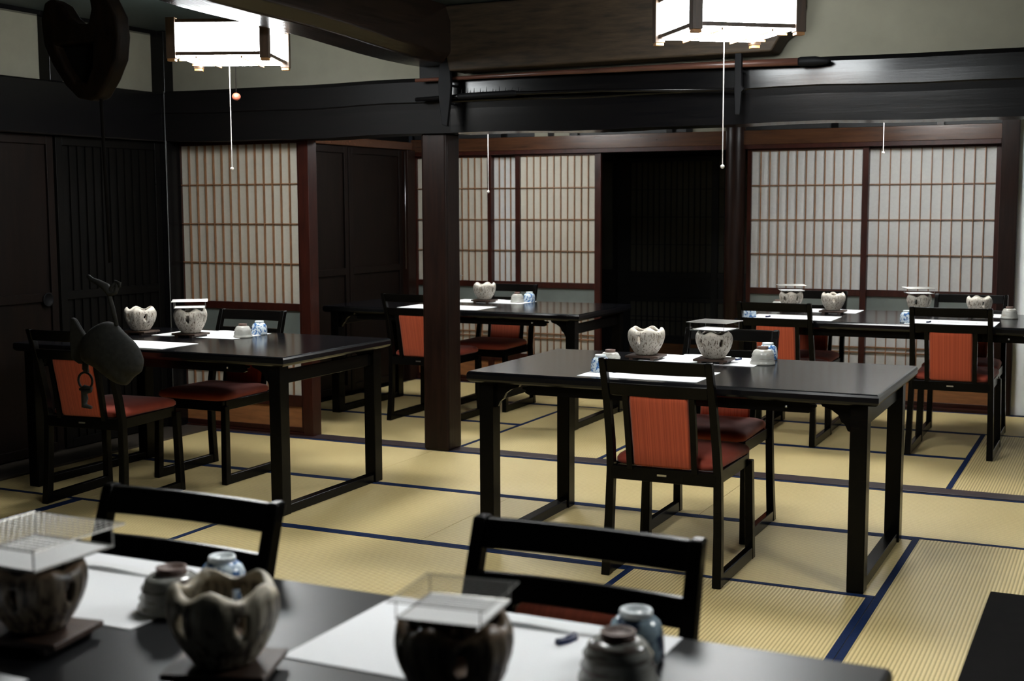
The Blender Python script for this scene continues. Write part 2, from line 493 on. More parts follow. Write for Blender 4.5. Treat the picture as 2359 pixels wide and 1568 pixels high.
# broad brown board above the crossbeam
bm = bmesh.new()
poly = [(-3.365, 2.125), (-3.395, 2.28), (-3.44, 2.45), (-3.43, 2.475), (-1.49, 2.475), (-1.47, 2.36), (-1.50, 2.24), (-1.56, 2.20), (-1.60, 2.135)]
prism_xz(bm, poly, 6.24, 6.42)
struct(ob('trim_11', bm, M['board'], bev=0.012), 'broad weathered brown timber above the crossbeam')

# ---------------------------------------------------------------- shoji
def shoji(name, x0, x1, y, cols, label, paper, sl=0.03, sr=0.03, low=True, barmat=None, framemat=None, rows=4, zp=(0.81, 1.78), kick=True, panelmat='grey_panel'):
    """x0,x1: paper extent; stiles outside"""
    barmat = barmat or M['bars']; framemat = framemat or M['redwood']
    r = struct(empty(name), label)
    t = 0.032
    bm = bmesh.new()
    quad_box(bm, x0 - sl, x0, y, y + t, 0.02, 1.82)
    quad_box(bm, x1, x1 + sr, y, y + t, 0.02, 1.82)
    quad_box(bm, x0, x1, y + 0.001, y + t - 0.001, zp[1], 1.82)
    quad_box(bm, x0, x1, y + 0.001, y + t - 0.001, 0.765, zp[0])
    quad_box(bm, x0, x1, y + 0.001, y + t - 0.001, 0.545, 0.585)
    quad_box(bm, x0, x1, y + 0.001, y + t - 0.001, 0.175, 0.245)
    quad_box(bm, x0, x1, y + 0.001, y + t - 0.001, 0.02, 0.048)
    ob('frame', bm, framemat, r, bev=0.002)
    bm = bmesh.new()
    quad_box(bm, x0, x1, y + 0.021, y + 0.023, zp[0], zp[1])
    ob('upper_paper', bm, paper, r)
    bm = bmesh.new()
    quad_box(bm, x0, x1, y + 0.021, y + 0.023, 0.245, 0.545)
    ob('lower_paper', bm, paper, r)
    bm = bmesh.new()
    w = (x1 - x0) / cols
    for i in range(1, cols):
        quad_box(bm, x0 + i * w - 0.0032, x0 + i * w + 0.0032, y + 0.006, y + 0.021, zp[0], zp[1])
    for i in range(1, rows):
        z = zp[0] + (zp[1] - zp[0]) * i / rows
        quad_box(bm, x0, x1, y + 0.008, y + 0.0208, z - 0.0032, z + 0.0032)
    ob('upper_lattice', bm, barmat, r)
    bm = bmesh.new()
    for i in range(1, cols):
        quad_box(bm, x0 + i * w - 0.0032, x0 + i * w + 0.0032, y + 0.006, y + 0.021, 0.245, 0.545)
    for z in (0.375, 0.41):
        quad_box(bm, x0, x1, y + 0.008, y + 0.0208, z - 0.004, z + 0.004)
    ob('lower_lattice', bm, barmat, r)
    bm = bmesh.new(); quad_box(bm, x0, x1, y + 0.014, y + 0.018, 0.585, 0.765)
    ob('middle_panel', bm, M[panelmat], r)
    bm = bmesh.new(); quad_box(bm, x0, x1, y + 0.010, y + 0.022, 0.048, 0.175)
    ob('kickboard', bm, M['kick'], r)
    return r
shoji('door_4', -5.437, -4.548, 6.50, 14, 'single white shoji left of the pillar behind the left table', M['paper'], 0.045, 0.03)
struct(bx('trim_12', -4.515, -4.445, 6.47, 6.56, 0.0, 1.81, M['redwood'], bev=0.004), 'red-brown door jamb at the right of the single shoji')
struct(bx('trim_13', -5.42, -4.515, 6.47, 6.56, 0.0, 0.018, M['redwood']), 'red-brown sill strip under the single shoji')
shoji('door_5', -5.205, -4.571, YB, 11, 'back shoji partly hidden by the square pillar', M['paper'], 0.03, 0.034)
shoji('door_6', -4.537, -3.90, YB + 0.036, 13, 'narrow visible shoji behind its neighbours in the back wall', M['paper_cool'], 0.03, 0.03)
shoji('door_7', -4.289, -3.665, YB, 11, 'back shoji just left of the dark open doorway', M['paper'], 0.04, 0.05)
shoji('door_8', -2.460, -1.683, YB, 12, 'back right shoji beside the round post', M['paper_cool'], 0.03, 0.041)
shoji('door_9', -1.642, -0.822, YB + 0.036, 12, 'rightmost shoji next to the white wall', M['paper_cool'], 0.04, 0.04)
# back wall fabric
struct(bx('trim_14', -5.24, -0.70, 9.065, 9.10, 1.825, 1.925, M['lintel'], bev=0.003), 'polished brown lintel across the back wall')
struct(bx('trim_15', -5.24, -0.79, 9.072, 9.17, 1.795, 1.825, M['redwood']), 'dark red grooved head rail above the back shoji')
struct(bx('trim_16', -5.24, -3.615, 9.06, 9.17, 0.0, 0.02, M['redwood']), 'dark red sill under the left back shoji')
struct(bx('trim_17', -2.50, -0.79, 9.06, 9.17, 0.0, 0.02, M['redwood']), 'dark red sill under the right back shoji')
bm = bmesh.new()
lathe(bm, [(0.072, 0.0), (0.072, 0.9), (0.070, 1.82), (0.070, 2.47)], 20, -2.575, 9.09)
struct(ob('trim_18', bm, M['pillar'], smooth=True), 'round red-brown post right of the open doorway')
struct(bx('trim_19', -0.785, -0.675, 9.04, 9.16, 0.0, 2.0, M['pillar'], bev=0.005), 'square brown post at the right end of the shoji')
struct(bx('wall_back', -0.675, 2.6, 9.10, 9.2, 0.0, 2.48, M['plaster_white']), 'white plaster wall at the far right')
struct(bx('wall_back_upper', -5.24, -0.675, 9.13, 9.18, 1.93, 2.48, M['voidwood']), 'dark boarding over the back lintel')
struct(bx('trim_25', -4.17, -3.88, 9.121, 9.13, 1.925, 2.2, M['plaster']), 'small plaster panel over the lintel left of the doorway')
struct(bx('trim_26', -2.92, -2.66, 9.121, 9.13, 1.925, 2.2, M['plaster']), 'small plaster panel over the lintel beside the round post')
bm = bmesh.new()
for x in (-5.1, -4.45, -4.05, -3.85, -3.1, -2.95, -1.9, -1.2):
    quad_box(bm, x, x + 0.045, 9.10, 9.125, 1.925, 2.20)
struct(ob('trim_20', bm, M['beam']), 'short dark studs over the back lintel')
# rear left wall of the back room
struct(bx('wall_rear_left', -5.34, -5.275, 6.62, 9.1, 0.0, 2.48, M['doorwood2']), 'dark timber wall on the left of the back room')
wood_door('door_10', 7.18, 8.14, -5.27, 0.02, 1.84, M['doorwood'], 'dark brown wooden sliding door in the back room nearer the camera')
wood_door('door_11', 8.15, 8.93, -5.27, 0.02, 1.84, M['doorwood'], 'dark brown wooden sliding door in the back corner')
struct(bx('trim_21', -5.28, -5.22, 6.62, 9.06, 1.845, 1.905, M['lintel'], bev=0.003), 'brown lintel over the back room sliding doors')
struct(bx('trim_22', -5.275, -5.195, 8.94, 9.06, 0.0, 1.84, M['pillar'], bev=0.004), 'dark corner post behind the square pillar')
# corridor beyond
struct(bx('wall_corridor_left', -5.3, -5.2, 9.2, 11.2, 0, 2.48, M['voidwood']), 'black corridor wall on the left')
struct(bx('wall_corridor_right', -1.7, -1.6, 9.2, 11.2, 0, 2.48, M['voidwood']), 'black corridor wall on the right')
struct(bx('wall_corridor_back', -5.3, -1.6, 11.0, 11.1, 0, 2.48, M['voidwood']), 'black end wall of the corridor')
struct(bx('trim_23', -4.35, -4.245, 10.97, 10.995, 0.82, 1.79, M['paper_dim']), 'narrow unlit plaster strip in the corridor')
shoji('door_12', -4.045, -3.295, 10.90, 14, 'unlit grey shoji at the end of the dark corridor', M['paper_dim'], 0.12, 0.05, barmat=M['voidwood'], framemat=M['voidwood'], panelmat='voidwood')  # corridor darkness is put into the paper and panel colours
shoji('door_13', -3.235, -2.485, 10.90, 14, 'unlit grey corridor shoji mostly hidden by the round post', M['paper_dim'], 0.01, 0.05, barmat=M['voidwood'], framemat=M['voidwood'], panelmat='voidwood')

# ---------------------------------------------------------------- lanterns
def lantern():
    r = thing('ceiling_lantern', '', 'lantern')
    s, h = 0.45, 0.20
    a = s / 2
    for x in (-a, a):
        for y in (-a, a):
            bm = bmesh.new(); quad_box(bm, x - 0.022, x + 0.022, y - 0.022, y + 0.022, 0.006, h)
            cp = ob('corner_post', bm, M['lampwood'], r, bev=0.002)
            bm = bmesh.new(); quad_box(bm, x - 0.018, x + 0.018, y - 0.018, y + 0.018, -0.006, 0.006)
            ob('post_foot', bm, M['lampfoot'], cp)
    bm = bmesh.new()
    for z0, z1 in ((0.022, 0.038), (h - 0.024, h - 0.008)):
        for sgn in (-1, 1):
            quad_box(bm, -a + 0.022, a - 0.022, sgn * a - 0.008, sgn * a + 0.008, z0, z1)
            quad_box(bm, sgn * a - 0.008, sgn * a + 0.008, -a + 0.022, a - 0.022, z0, z1)
    ob('rails', bm, M['lampwood'], r)
    for sgn in (-1, 1):
        bm = bmesh.new(); quad_box(bm, -a + 0.022, a - 0.022, sgn * (a - 0.006) - 0.002, sgn * (a - 0.006) + 0.002, 0.038, h - 0.024)
        ob('side_shade', bm, M['shade'], r)
        bm = bmesh.new(); quad_box(bm, sgn * (a - 0.006) - 0.002, sgn * (a - 0.006) + 0.002, -a + 0.022, a - 0.022, 0.038, h - 0.024)
        ob('side_shade', bm, M['shade'], r)
    bm = bmesh.new(); quad_box(bm, -a + 0.01, a - 0.01, -a + 0.01, a - 0.01, 0.018, 0.021)
    ob('bottom_shade', bm, M['shade_b'], r)
    bm = bmesh.new()
    for k in (-0.11, 0.11):
        quad_box(bm, k - 0.0035, k + 0.0035, -a, a, 0.008, 0.0175)
        quad_box(bm, -a, a, k - 0.0035, k + 0.0035, 0.008, 0.0165)
    ob('bottom_bars', bm, M['lampfoot'], r)
    bm = bmesh.new(); quad_box(bm, -a + 0.03, a - 0.03, -a + 0.03, a - 0.03, h - 0.012, h - 0.008)
    ob('top_cover', bm, M['lampwood'], r)
    bm = bmesh.new()
    for k in range(12):
        quad_box(bm, -0.12 + k * 0.02, -0.112 + k * 0.02, 0.05, 0.056, h - 0.008, h - 0.004)
    ob('vent_slots', bm, M['shade_low'], r)
    bm = bmesh.new(); tube(bm, [(0, 0, h - 0.01), (0, 0, 0.375)], 0.008)
    ob('hanging_rod', bm, M['blackiron'], r, smooth=True)
    return r
def cord(r, dx, dy, zbot, zbase):
    bm = bmesh.new(); tube(bm, [(dx, dy, 0.016), (dx, dy, zbot - zbase)], 0.0022, 6)
    c = ob('pull_cord', bm, M['cord'], r)
    bm = bmesh.new()
    lathe(bm, [(0.001, -0.009), (0.007, -0.006), (0.009, 0), (0.007, 0.006), (0.001, 0.009)], 12)
    b = ob('cord_bead', bm, M['bead'], c, loc=(dx, dy, zbot - zbase - 0.006), smooth=True)
ZL = 2.10
L1 = lantern()
BASE_KIDS = None
def place_lantern(x, y, rz, label, cz, cx=0, cy=0, first=False, z=ZL):
    if first:
        r = L1; r.location = (x, y, z); r.rotation_euler = (0, 0, rz); r['label'] = label; r['group'] = 'square paper ceiling lanterns'
    else:
        r = dup(L1, (x, y, z), rz, label, 'square paper ceiling lanterns')
    return r
lampB = place_lantern(-4.06, 5.26, math.radians(23), 'lit square paper lantern hanging at upper left over the left table', 1.6, first=True)
lampA = place_lantern(-1.585, 5.43, math.radians(38.5), 'lit square paper lantern cut off by the top edge, right of centre', 1.56)
lampC = place_lantern(-4.02, 7.95, math.radians(10), 'lantern behind the crossbeam whose pull cord hangs right of the square pillar', 1.5)
lampD = place_lantern(-1.28, 7.95, math.radians(30), 'lantern behind the crossbeam whose pull cord hangs before the rightmost shoji', 1.7)
fillN = place_lantern(-1.45, 2.75, math.radians(20), 'added unseen fill lantern just beyond the foreground table, above the top edge of the picture', 1.6, z=2.2)  # unseen lantern added to brighten the foreground and middle of the floor
fillQ = place_lantern(0.7, 3.3, math.radians(15), 'added unseen fill lantern right of the foreground table, beyond the picture edge', 1.6, z=2.2)  # unseen lantern added to brighten the floor at the right
import functools
def world_cord(r, x, y, zbot):
    rz = r.rotation_euler.z
    dx, dy = x - r.location.x, y - r.location.y
    lx = dx * math.cos(-rz) - dy * math.sin(-rz); ly = dx * math.sin(-rz) + dy * math.cos(-rz)
    cord(r, lx, ly, zbot, r.location.z)
world_cord(lampB, -4.05, 5.235, 1.594)
world_cord(lampA, -1.575, 5.36, 1.568)
world_cord(lampC, -4.01, 8.0, 1.503)
world_cord(lampD, -1.36, 8.0, 1.713)

# ---------------------------------------------------------------- tables
def table(x0, x1, y0, y1, label, z=ZT, topmat='top'):
    cx, cy = (x0 + x1) / 2, (y0 + y1) / 2
    a, b = (x1 - x0) / 2, (y1 - y0) / 2
    r = thing('dining_table', label, 'table', (cx, cy, 0), 0, 'black lacquered dining tables')
    bm = bmesh.new()
    t = 0.044
    rings = []
    for (ins, zz) in ((0.012, z - t), (0.004, z - t + 0.006), (0.0, z - t + 0.014), (0.0, z - 0.012), (0.003, z - 0.004), (0.008, z)):
        rings.append([(-a + ins, -b + ins, zz), (a - ins, -b + ins, zz), (a - ins, b - ins, zz), (-a + ins, b - ins, zz)])
    loft(bm, rings)
    ob('tabletop', bm, M[topmat], r)
    lw, ld = 0.062, 0.07
    lx = a - 0.042 - lw / 2; ly = b - 0.03 - ld / 2
    for sx in (-1, 1):
        for sy in (-1, 1):
            bm = bmesh.new()
            quad_box(bm, sx * lx - lw / 2, sx * lx + lw / 2, sy * ly - ld / 2, sy * ly + ld / 2, 0.0, z - t)
            leg = ob('leg', bm, M['black'], r, bev=0.004)
            # curved corner bracket beside each leg
            bm = bmesh.new()
            p = [(0, 0), (0.0, -0.105), (0.012, -0.10), (0.022, -0.078), (0.036, -0.068), (0.046, -0.045), (0.07, -0.028), (0.105, -0.016), (0.112, 0)]
            poly = [(sx * lx - sx * (lw / 2 + q[0]), z - t + q[1]) for q in p]
            prism_xz(bm, poly, sy * ly - 0.011, sy * ly + 0.011)
            ob('corner_bracket', bm, M['black'], leg)
    for sx in (-1, 1):
        bm = bmesh.new(); quad_box(bm, sx * lx - 0.024, sx * lx + 0.024, -ly + ld / 2, ly - ld / 2, 0.0, 0.042)
        ob('foot_runner', bm, M['black'], r, bev=0.003)
        bm = bmesh.new(); quad_box(bm, sx * lx - 0.012, sx * lx + 0.012, -ly + ld / 2, ly - ld / 2, 0.600, 0.662)
        ob('side_stretcher', bm, M['black'], r, bev=0.003)
    for sy in (-1, 1):
        e = a - 0.235
        p = [(-e + 0.04, 0), (-e + 0.02, -0.010), (-e - 0.004, -0.012), (-e - 0.006, -0.02), (-e + 0.012, -0.026), (-e + 0.006, -0.036), (-e + 0.02, -0.043), (e - 0.02, -0.043), (e - 0.006, -0.036), (e - 0.012, -0.026), (e + 0.006, -0.02), (e + 0.004, -0.012), (e - 0.02, -0.010), (e - 0.04, 0)]
        bm = bmesh.new(); prism_xz(bm, [(q[0], z - t + q[1]) for q in p], sy * (b - 0.055) - 0.010, sy * (b - 0.055) + 0.010)
        ap = ob('apron', bm, M['black'], r)
        bm = bmesh.new()
        yk = sy * (b - 0.055) + sy * 0.010
        xk = sy * -1 * (e - 0.1)
        tube(bm, [(xk, yk, z - t - 0.022), (xk, yk + sy * 0.012, z - t - 0.022), (xk, yk + sy * 0.016, z - t - 0.022)], [0.003, 0.0055, 0.003], 10)
        ob('knob', bm, M['steel'], ap, smooth=True)
    return r
table(-2.41, -0.775, 4.60, 5.52, 'black dining table right of centre, its empty right half bare')
table(-5.01, -3.376, 4.69, 5.62, 'black dining table at left behind the hanging iron fish')
table(-4.92, -3.04, 7.30, 8.22, 'black dining table in the back room behind the square pillar')
table(-2.10, -0.24, 7.42, 8.34, 'black dining table in the back room before the right shoji')
table(-1.93, -0.285, 0.95, 1.868, 'black dining table in the foreground cut off by the bottom edge', topmat='top_worn')

# ---------------------------------------------------------------- chairs
def rounded_ring(w, d, r, z, n=6, front=None):
    pts = []
    for (cx, cy, a0) in ((w / 2 - r, d / 2 - r, 0), (-w / 2 + r, d / 2 - r, 90), (-w / 2 + r, -d / 2 + r, 180), (w / 2 - r, -d / 2 + r, 270)):
        for k in range(n + 1):
            t = math.radians(a0 + 90 * k / n)
            pts.append((cx + r * math.cos(t), cy + r * math.sin(t), z))
    return pts
def chair():
    r = thing('dining_chair', '', 'chair')
    # rear legs with back posts
    for s in (-1, 1):
        bm = bmesh.new()
        pts = [(s * 0.218, -0.195, 0.0), (s * 0.214, -0.178, 0.20), (s * 0.209, -0.172, 0.41), (s * 0.206, -0.19, 0.52), (s * 0.204, -0.232, 0.68), (s * 0.203, -0.272, 0.80), (s * 0.203, -0.286, 0.838), (s * 0.203, -0.288, 0.843)]
        stick(bm, pts, 0.030, 0.036, [1.15, 1.05, 1.0, 0.98, 0.92, 0.88, 0.86, 0.72])
        ob('leg', bm, M['black'], r, bev=0.004)
        bm = bmesh.new()
        stick(bm, [(s * 0.218, 0.255, 0.0), (s * 0.212, 0.243, 0.40)], 0.030, 0.036, [1.1, 1.0])
        ob('leg', bm, M['black'], r, bev=0.004)
        bm = bmesh.new()
        quad_box(bm, s * 0.218 - 0.0145, s * 0.218 + 0.0145, -0.178, 0.238, 0.0, 0.048)
        ob('runner', bm, M['black'], r, bev=0.004)
    # rails of the back (bowed)
    def rail(z0, z1, y0, name):
        bm = bmesh.new()
        rings = []
        for i in range(9):
            u = -1 + 2 * i / 8
            x = u * 0.19
            bow = -0.012 * (1 - u * u)
            sl = (z1 - z0) * 0.34
            rings.append([(x, y0 + bow + sl / 2 - 0.008, z0), (x, y0 + bow + sl / 2 + 0.010, z0), (x, y0 + bow - sl / 2 + 0.010, z1), (x, y0 + bow - sl / 2 - 0.008, z1)])
        loft(bm, rings)
        return ob(name, bm, M['black'], r, bev=0.004)
    rail(0.788, 0.840, -0.277, 'top_rail')
    rail(0.700, 0.748, -0.248, 'lower_rail')
    for s in (-1, 1):
        bm = bmesh.new()
        stick(bm, [(s * 0.126, -0.190, 0.415), (s * 0.127, -0.214, 0.56), (s * 0.128, -0.244, 0.705)], 0.022, 0.020)
        ob('slat', bm, M['black'], r)
    bm = bmesh.new()
    rings = []
    for z, y, t, w in ((0.430, -0.184, 0.010, 0.105), (0.440, -0.186, 0.020, 0.113), (0.50, -0.196, 0.024, 0.113), (0.60, -0.216, 0.026, 0.114), (0.68, -0.236, 0.024, 0.114), (0.698, -0.240, 0.020, 0.112), (0.706, -0.242, 0.010, 0.104)):
        rr = []
        for q in rounded_ring(2 * w, 2 * t * 0.75, t * 0.7, 0, 4): rr.append((q[0], q[1] + y, z))
        rings.append(rr)
    loft(bm, rings)
    ob('back_pad', bm, M['orange'], r, smooth=True)
    # seat frame
    bm = bmesh.new()
    quad_box(bm, -0.205, 0.205, -0.192, -0.170, 0.372, 0.425)
    quad_box(bm, -0.205, 0.205, 0.232, 0.254, 0.372, 0.425)
    for s in (-1, 1): quad_box(bm, s * 0.200 - 0.011, s * 0.200 + 0.011, -0.170, 0.232, 0.376, 0.425)
    ob('seat_frame', bm, M['black'], r, bev=0.003)
    bm = bmesh.new()
    rings = []
    for ins, z in ((0.010, 0.424), (0.0, 0.432), (0.0, 0.446), (0.008, 0.458), (0.030, 0.466), (0.08, 0.472), (0.15, 0.475)):
        rr = []
        for q in rounded_ring(0.43 - 2 * ins, 0.435 - 2 * ins, max(0.012, 0.045 - ins * 0.15), z, 5):
            rr.append((q[0] * (1.0 if q[1] > -0.1 else 0.945), q[1] + 0.052, z))
        rings.append(rr)
    loft(bm, rings)
    ob('seat', bm, M['seat'], r, smooth=True)
    bm = bmesh.new(); quad_box(bm, -0.020, 0.016, -0.1945, -0.1920, 0.396, 0.403)
    ob('maker_plate', bm, M['steel'], r)
    return r
C0 = chair()
chairs = [
 (-1.535, 4.685, 0, 'black chair with orange back pad in front of the right of centre table', 'chairs seen from behind'),
 (-1.615, 5.395, PI, 'black chair facing us behind the right of centre table', 'chairs seen from the front'),
 (-4.40, 4.69, math.radians(5), 'black chair with orange back pad at far left behind the iron fish', 'chairs seen from behind'),
 (-4.30, 5.42, PI, 'black chair facing us between the left table and the single shoji', 'chairs seen from the front'),
 (-4.13, 7.41, 0, 'orange-backed chair partly hidden by the square pillar', 'chairs seen from behind'),
 (-4.02, 8.08, PI, 'black chair facing us behind the back table at the pillar', 'chairs seen from the front'),
 (-1.835, 7.60, 0, 'orange-backed chair at the left place before the back right table', 'chairs seen from behind'),
 (-0.865, 7.60, 0, 'orange-backed chair at the right place before the back right table', 'chairs seen from behind'),
 (-1.855, 8.17, PI, 'black chair against the back shoji, left of the pair facing us', 'chairs seen from the front'),
 (-0.880, 8.17, PI, 'black chair against the back shoji, right of the pair facing us', 'chairs seen from the front'),
 (-1.645, 1.685, PI, 'chair back at the far side of the foreground table, the left one', 'chairs seen from the front'),
 (-0.838, 1.76, PI, 'chair back at the far side of the foreground table, the right one', 'chairs seen from the front'),
]
for i, (x, y, rz, lab, grp) in enumerate(chairs):
    if i == 0:
        C0.location = (x, y, 0); C0.rotation_euler = (0, 0, rz); C0['label'] = lab; C0['group'] = grp
    else:
        dup(C0, (x, y, 0), rz, lab, grp)

# ---------------------------------------------------------------- tableware
def konro_mesh(mat, nl=5, phase=0.0, name='brazier'):
    """lobed stoneware charcoal brazier with wavy rim and almond shaped vents"""
    r = thing(name, '', 'brazier')
    NA, NZ = 90, 26
    prof = [(0.040, 0.0), (0.047, 0.004), (0.055, 0.015), (0.065, 0.030), (0.074, 0.048), (0.080, 0.066), (0.0825, 0.082), (0.0815, 0.096), (0.077, 0.107), (0.069, 0.113), (0.061, 0.1125)]
    def at(u):
        k = u * (len(prof) - 1); i = min(int(k), len(prof) - 2); f = k - i
        return prof[i][0] * (1 - f) + prof[i + 1][0] * f, prof[i][1] * (1 - f) + prof[i + 1][1] * f
    bm = bmesh.new()
    rows = []
    for j in range(NZ + 1):
        u = j / NZ
        row = []
        for k in range(NA):
            th = 2 * PI * k / NA
            wav = math.cos(nl * th + phase)
            rad, z = at(u)
            facet = abs(math.sin(9 * th + phase)) * 0.0022
            rad += -facet * min(1, u * 4) + 0.0040 * wav * u ** 3
            z *= 1 + 0.0
            z += 0.0092 * wav * u ** 3
            row.append(bm.verts.new((rad * math.cos(th), rad * math.sin(th), z)))
        rows.append(row)
    holes = []
    for j in range(NZ):
        for k in range(NA):
            th = 2 * PI * (k + 0.5) / NA
            rad, z = at((j + 0.5) / NZ)
            skip = False
            for h in range(nl):
                hc = (2 * PI * h + PI - phase) / nl
                d = (th - hc + PI) % (2 * PI) - PI
                if (d * 0.08 / 0.0085) ** 2 + ((z - 0.070) / 0.019) ** 2 < 1: skip = True
            if skip: continue
            a, b = rows[j], rows[j + 1]
            bm.faces.new((a[k], a[(k + 1) % NA], b[(k + 1) % NA], b[k]))
    bm.faces.new(list(reversed(rows[0])))
    o = ob('body', bm, mat, r, smooth=True)
    s = o.modifiers.new('solid', 'SOLIDIFY'); s.thickness = 0.0155; s.offset = -1; s.use_rim = True; s.material_offset = 0
    s2 = o.modifiers.new('bev', 'SUBSURF'); s2.levels = 1; s2.render_levels = 1
    bm = bmesh.new()
    lathe(bm, [(0.001, 0.044), (0.05, 0.045), (0.062, 0.043), (0.06, 0.036), (0.001, 0.034)], 28)
    ob('ember_plate', bm, M['clay'], r, smooth=True)
    return r
KP = {}
KP['w'] = konro_mesh(M['konro'], 5, 0.4)
used = {}
def put(kind, protos, x, y, z, rz, label, group, scale=1.0, maker=None):
    """first call moves the prototype itself"""
    sc = scale if isinstance(scale, tuple) else (scale,) * 3
    if not used.get(kind):
        used[kind] = True
        p = protos
        p.location = (x, y, z); p.rotation_euler = (0, 0, rz); p['label'] = label; p['group'] = group; p.scale = sc
        return p
    return dup(protos, (x, y, z), rz, label, group, sc)
def stand_proto():
    r = thing('wooden_stand', '', 'stand')
    bm = bmesh.new(); quad_box(bm, -0.075, 0.075, -0.062, 0.062, 0.010, 0.020)
    ob('board', bm, M['stand'], r, bev=0.002)
    for s in (-1, 1):
        bm = bmesh.new(); quad_box(bm, s * 0.048 - 0.008, s * 0.048 + 0.008, -0.060, 0.060, 0.0, 0.010)
        ob('foot', bm, M['stand'], r)
    return r
ST = stand_proto()
def grill_proto():
    r = thing('grill_net', '', 'grill net')
    s = 0.09
    bm = bmesh.new()
    n = 16
    for i in range(n + 1):
        k = -s + 2 * s * i / n
        rr = 0.0013 if i in (0, n) else 0.0006
        tube(bm, [(k, -s, 0.036), (k, s, 0.036)], rr, 4)
        tube(bm, [(-s, k, 0.0368), (s, k, 0.0368)], rr, 4)
    ob('top_mesh', bm, M['wire'], r)
    bm = bmesh.new()
    q = s * 0.86
    quad_box(bm, -q, q, -q, q, 0.0015, 0.0035)
    ob('ceramic_net', bm, M['traywhite'], r)
    bm = bmesh.new()
    for a, b in (((-q, -q), (q, -q)), ((q, -q), (q, q)), ((q, q), (-q, q)), ((-q, q), (-q, -q))):
        tube(bm, [(a[0], a[1], 0.004), (b[0], b[1], 0.004)], 0.0022, 5)
    for sx in (-1, 1):
        for sy in (-1, 1):
            tube(bm, [(sx * q, sy * q, 0.004), (sx * q, sy * q, 0.036)], 0.0013, 5)
    ob('wire_frame', bm, M['wire'], r)
    return r
GP = grill_proto()
def cup_proto(name, mat, footmat, blue):
    r = thing(name, '', 'cup')
    bm = bmesh.new()
    if blue:
        prof = [(0.039, 0.0), (0.0405, 0.003), (0.040, 0.020), (0.0385, 0.040), (0.034, 0.052), (0.025, 0.060), (0.022, 0.061)]
        fp = [(0.0225, 0.060), (0.0235, 0.067), (0.0225, 0.070), (0.0195, 0.070), (0.018, 0.064), (0.001, 0.063)]
    else:
        prof = [(0.047, 0.0), (0.049, 0.003), (0.0480, 0.009), (0.0440, 0.016), (0.0460, 0.023), (0.0415, 0.031), (0.0430, 0.039), (0.0380, 0.046), (0.0370, 0.051), (0.031, 0.057), (0.021, 0.060)]
        fp = [(0.0225, 0.059), (0.0205, 0.063), (0.0215, 0.070), (0.0185, 0.0705), (0.017, 0.066), (0.001, 0.065)]
    lathe(bm, prof, 36)
    ob('body', bm, mat, r, smooth=True)
    bm = bmesh.new(); lathe(bm, fp, 28)
    ob('foot_ring', bm, footmat, r, smooth=True)
    return r
def mat_proto(name, w, d, label):
    bm = bmesh.new()
    quad_box(bm, -w / 2, w / 2, -d / 2, d / 2, 0.0, 0.0012)
    return bm
def place_mat(x0, x1, y0, y1, label, rz=0):
    w, d = x1 - x0, y1 - y0
    o = ob('placemat', mat_proto('placemat', w, d, label), M['matpaper'], None, ((x0 + x1) / 2, (y0 + y1) / 2, ZT + 0.0004), rz)
    return tag(o, label, 'placemat', 'white paper placemats')
def sleeve_proto():
    r = thing('chopstick_sleeve', '', 'chopstick sleeve')
    bm = bmesh.new()
    rings = []
    for i in range(7):
        x = -0.105 + 0.21 * i / 6
        h = 0.0065 + 0.002 * math.sin(i)
        rings.append([(x, -0.015, 0.0), (x, 0.015, 0.0), (x, 0.012, h), (x, -0.010, h * 0.9)])
    loft(bm, rings)
    ob('paper_sleeve', bm, M['sleeve'], r)
    bm = bmesh.new()
    for i in range(6):
        x = -0.05 + i * 0.011
        quad_box(bm, x, x + 0.006, -0.003, 0.003, 0.0094, 0.0097)
    return r, bm
SLV, _b = sleeve_proto(); _b.free()
def rest_proto():
    bm = bmesh.new()
    rings = []
    for i in range(9):
        x = -0.022 + 0.044 * i / 8
        k = 0.55 + 0.45 * math.sin(PI * i / 8)
        h = 0.010 - 0.003 * math.sin(PI * i / 8)
        rings.append([(x, -0.009 * k, 0), (x, 0.009 * k, 0), (x, 0.006 * k, h), (x, -0.006 * k, h)])
    loft(bm, rings)
    return tag(ob('chopstick_rest', bm, M['rest'], smooth=False, bev=0.002), '', 'chopstick rest')
RST = rest_proto()
CG = cup_proto('ribbed_cup', M['cup_grey'], M['cup_foot'], False)
CB = cup_proto('porcelain_cup', M['cup_blue'], M['porcelain'], True)

ZS = ZT + 0.0004
ZK = ZT + 0.0205
ZM = ZT + 0.0018
def set_konro(x, y, rz, scale, label, where, grill=None, mat=None, srz=0.0, zs=1.0):
    global KP
    put('st', ST, x, y, ZS, srz, 'small dark wooden stand under the brazier ' + where, 'brazier stands')
    k = put('kw', KP['w'], x, y, ZK, rz, label, 'stoneware charcoal braziers', (scale, scale, scale * zs))
    if mat:
        for c in bpy.data.objects:
            if c.parent == k and c.name.startswith('body'):
                c.data = c.data.copy(); c.data.materials[0] = mat
    if grill:
        grz, gs = grill
        put('gr', GP, x, y, ZK + 0.1235 * scale * zs, grz, 'square wire grill net on the brazier ' + where, 'wire grill nets', gs)
    return k
set_konro(-1.885, 5.285, 0.3, 1.0, 'pale lobed brazier without a net on the right of centre table', 'without a net on the right of centre table')
set_konro(-1.575, 5.275, 1.1, 0.97, 'pale lobed brazier under a net on the right of centre table', 'under a net on the right of centre table', (math.radians(-8), 1.0))
set_konro(-4.70, 5.27, 0.2, 1.03, 'pale lobed brazier beside the hanging iron fish on the left table', 'beside the hanging fish on the left table')
set_konro(-4.365, 5.265, 0.9, 1.05, 'pale lobed brazier under a net on the left table', 'under a net on the left table', (math.radians(38), 1.0))
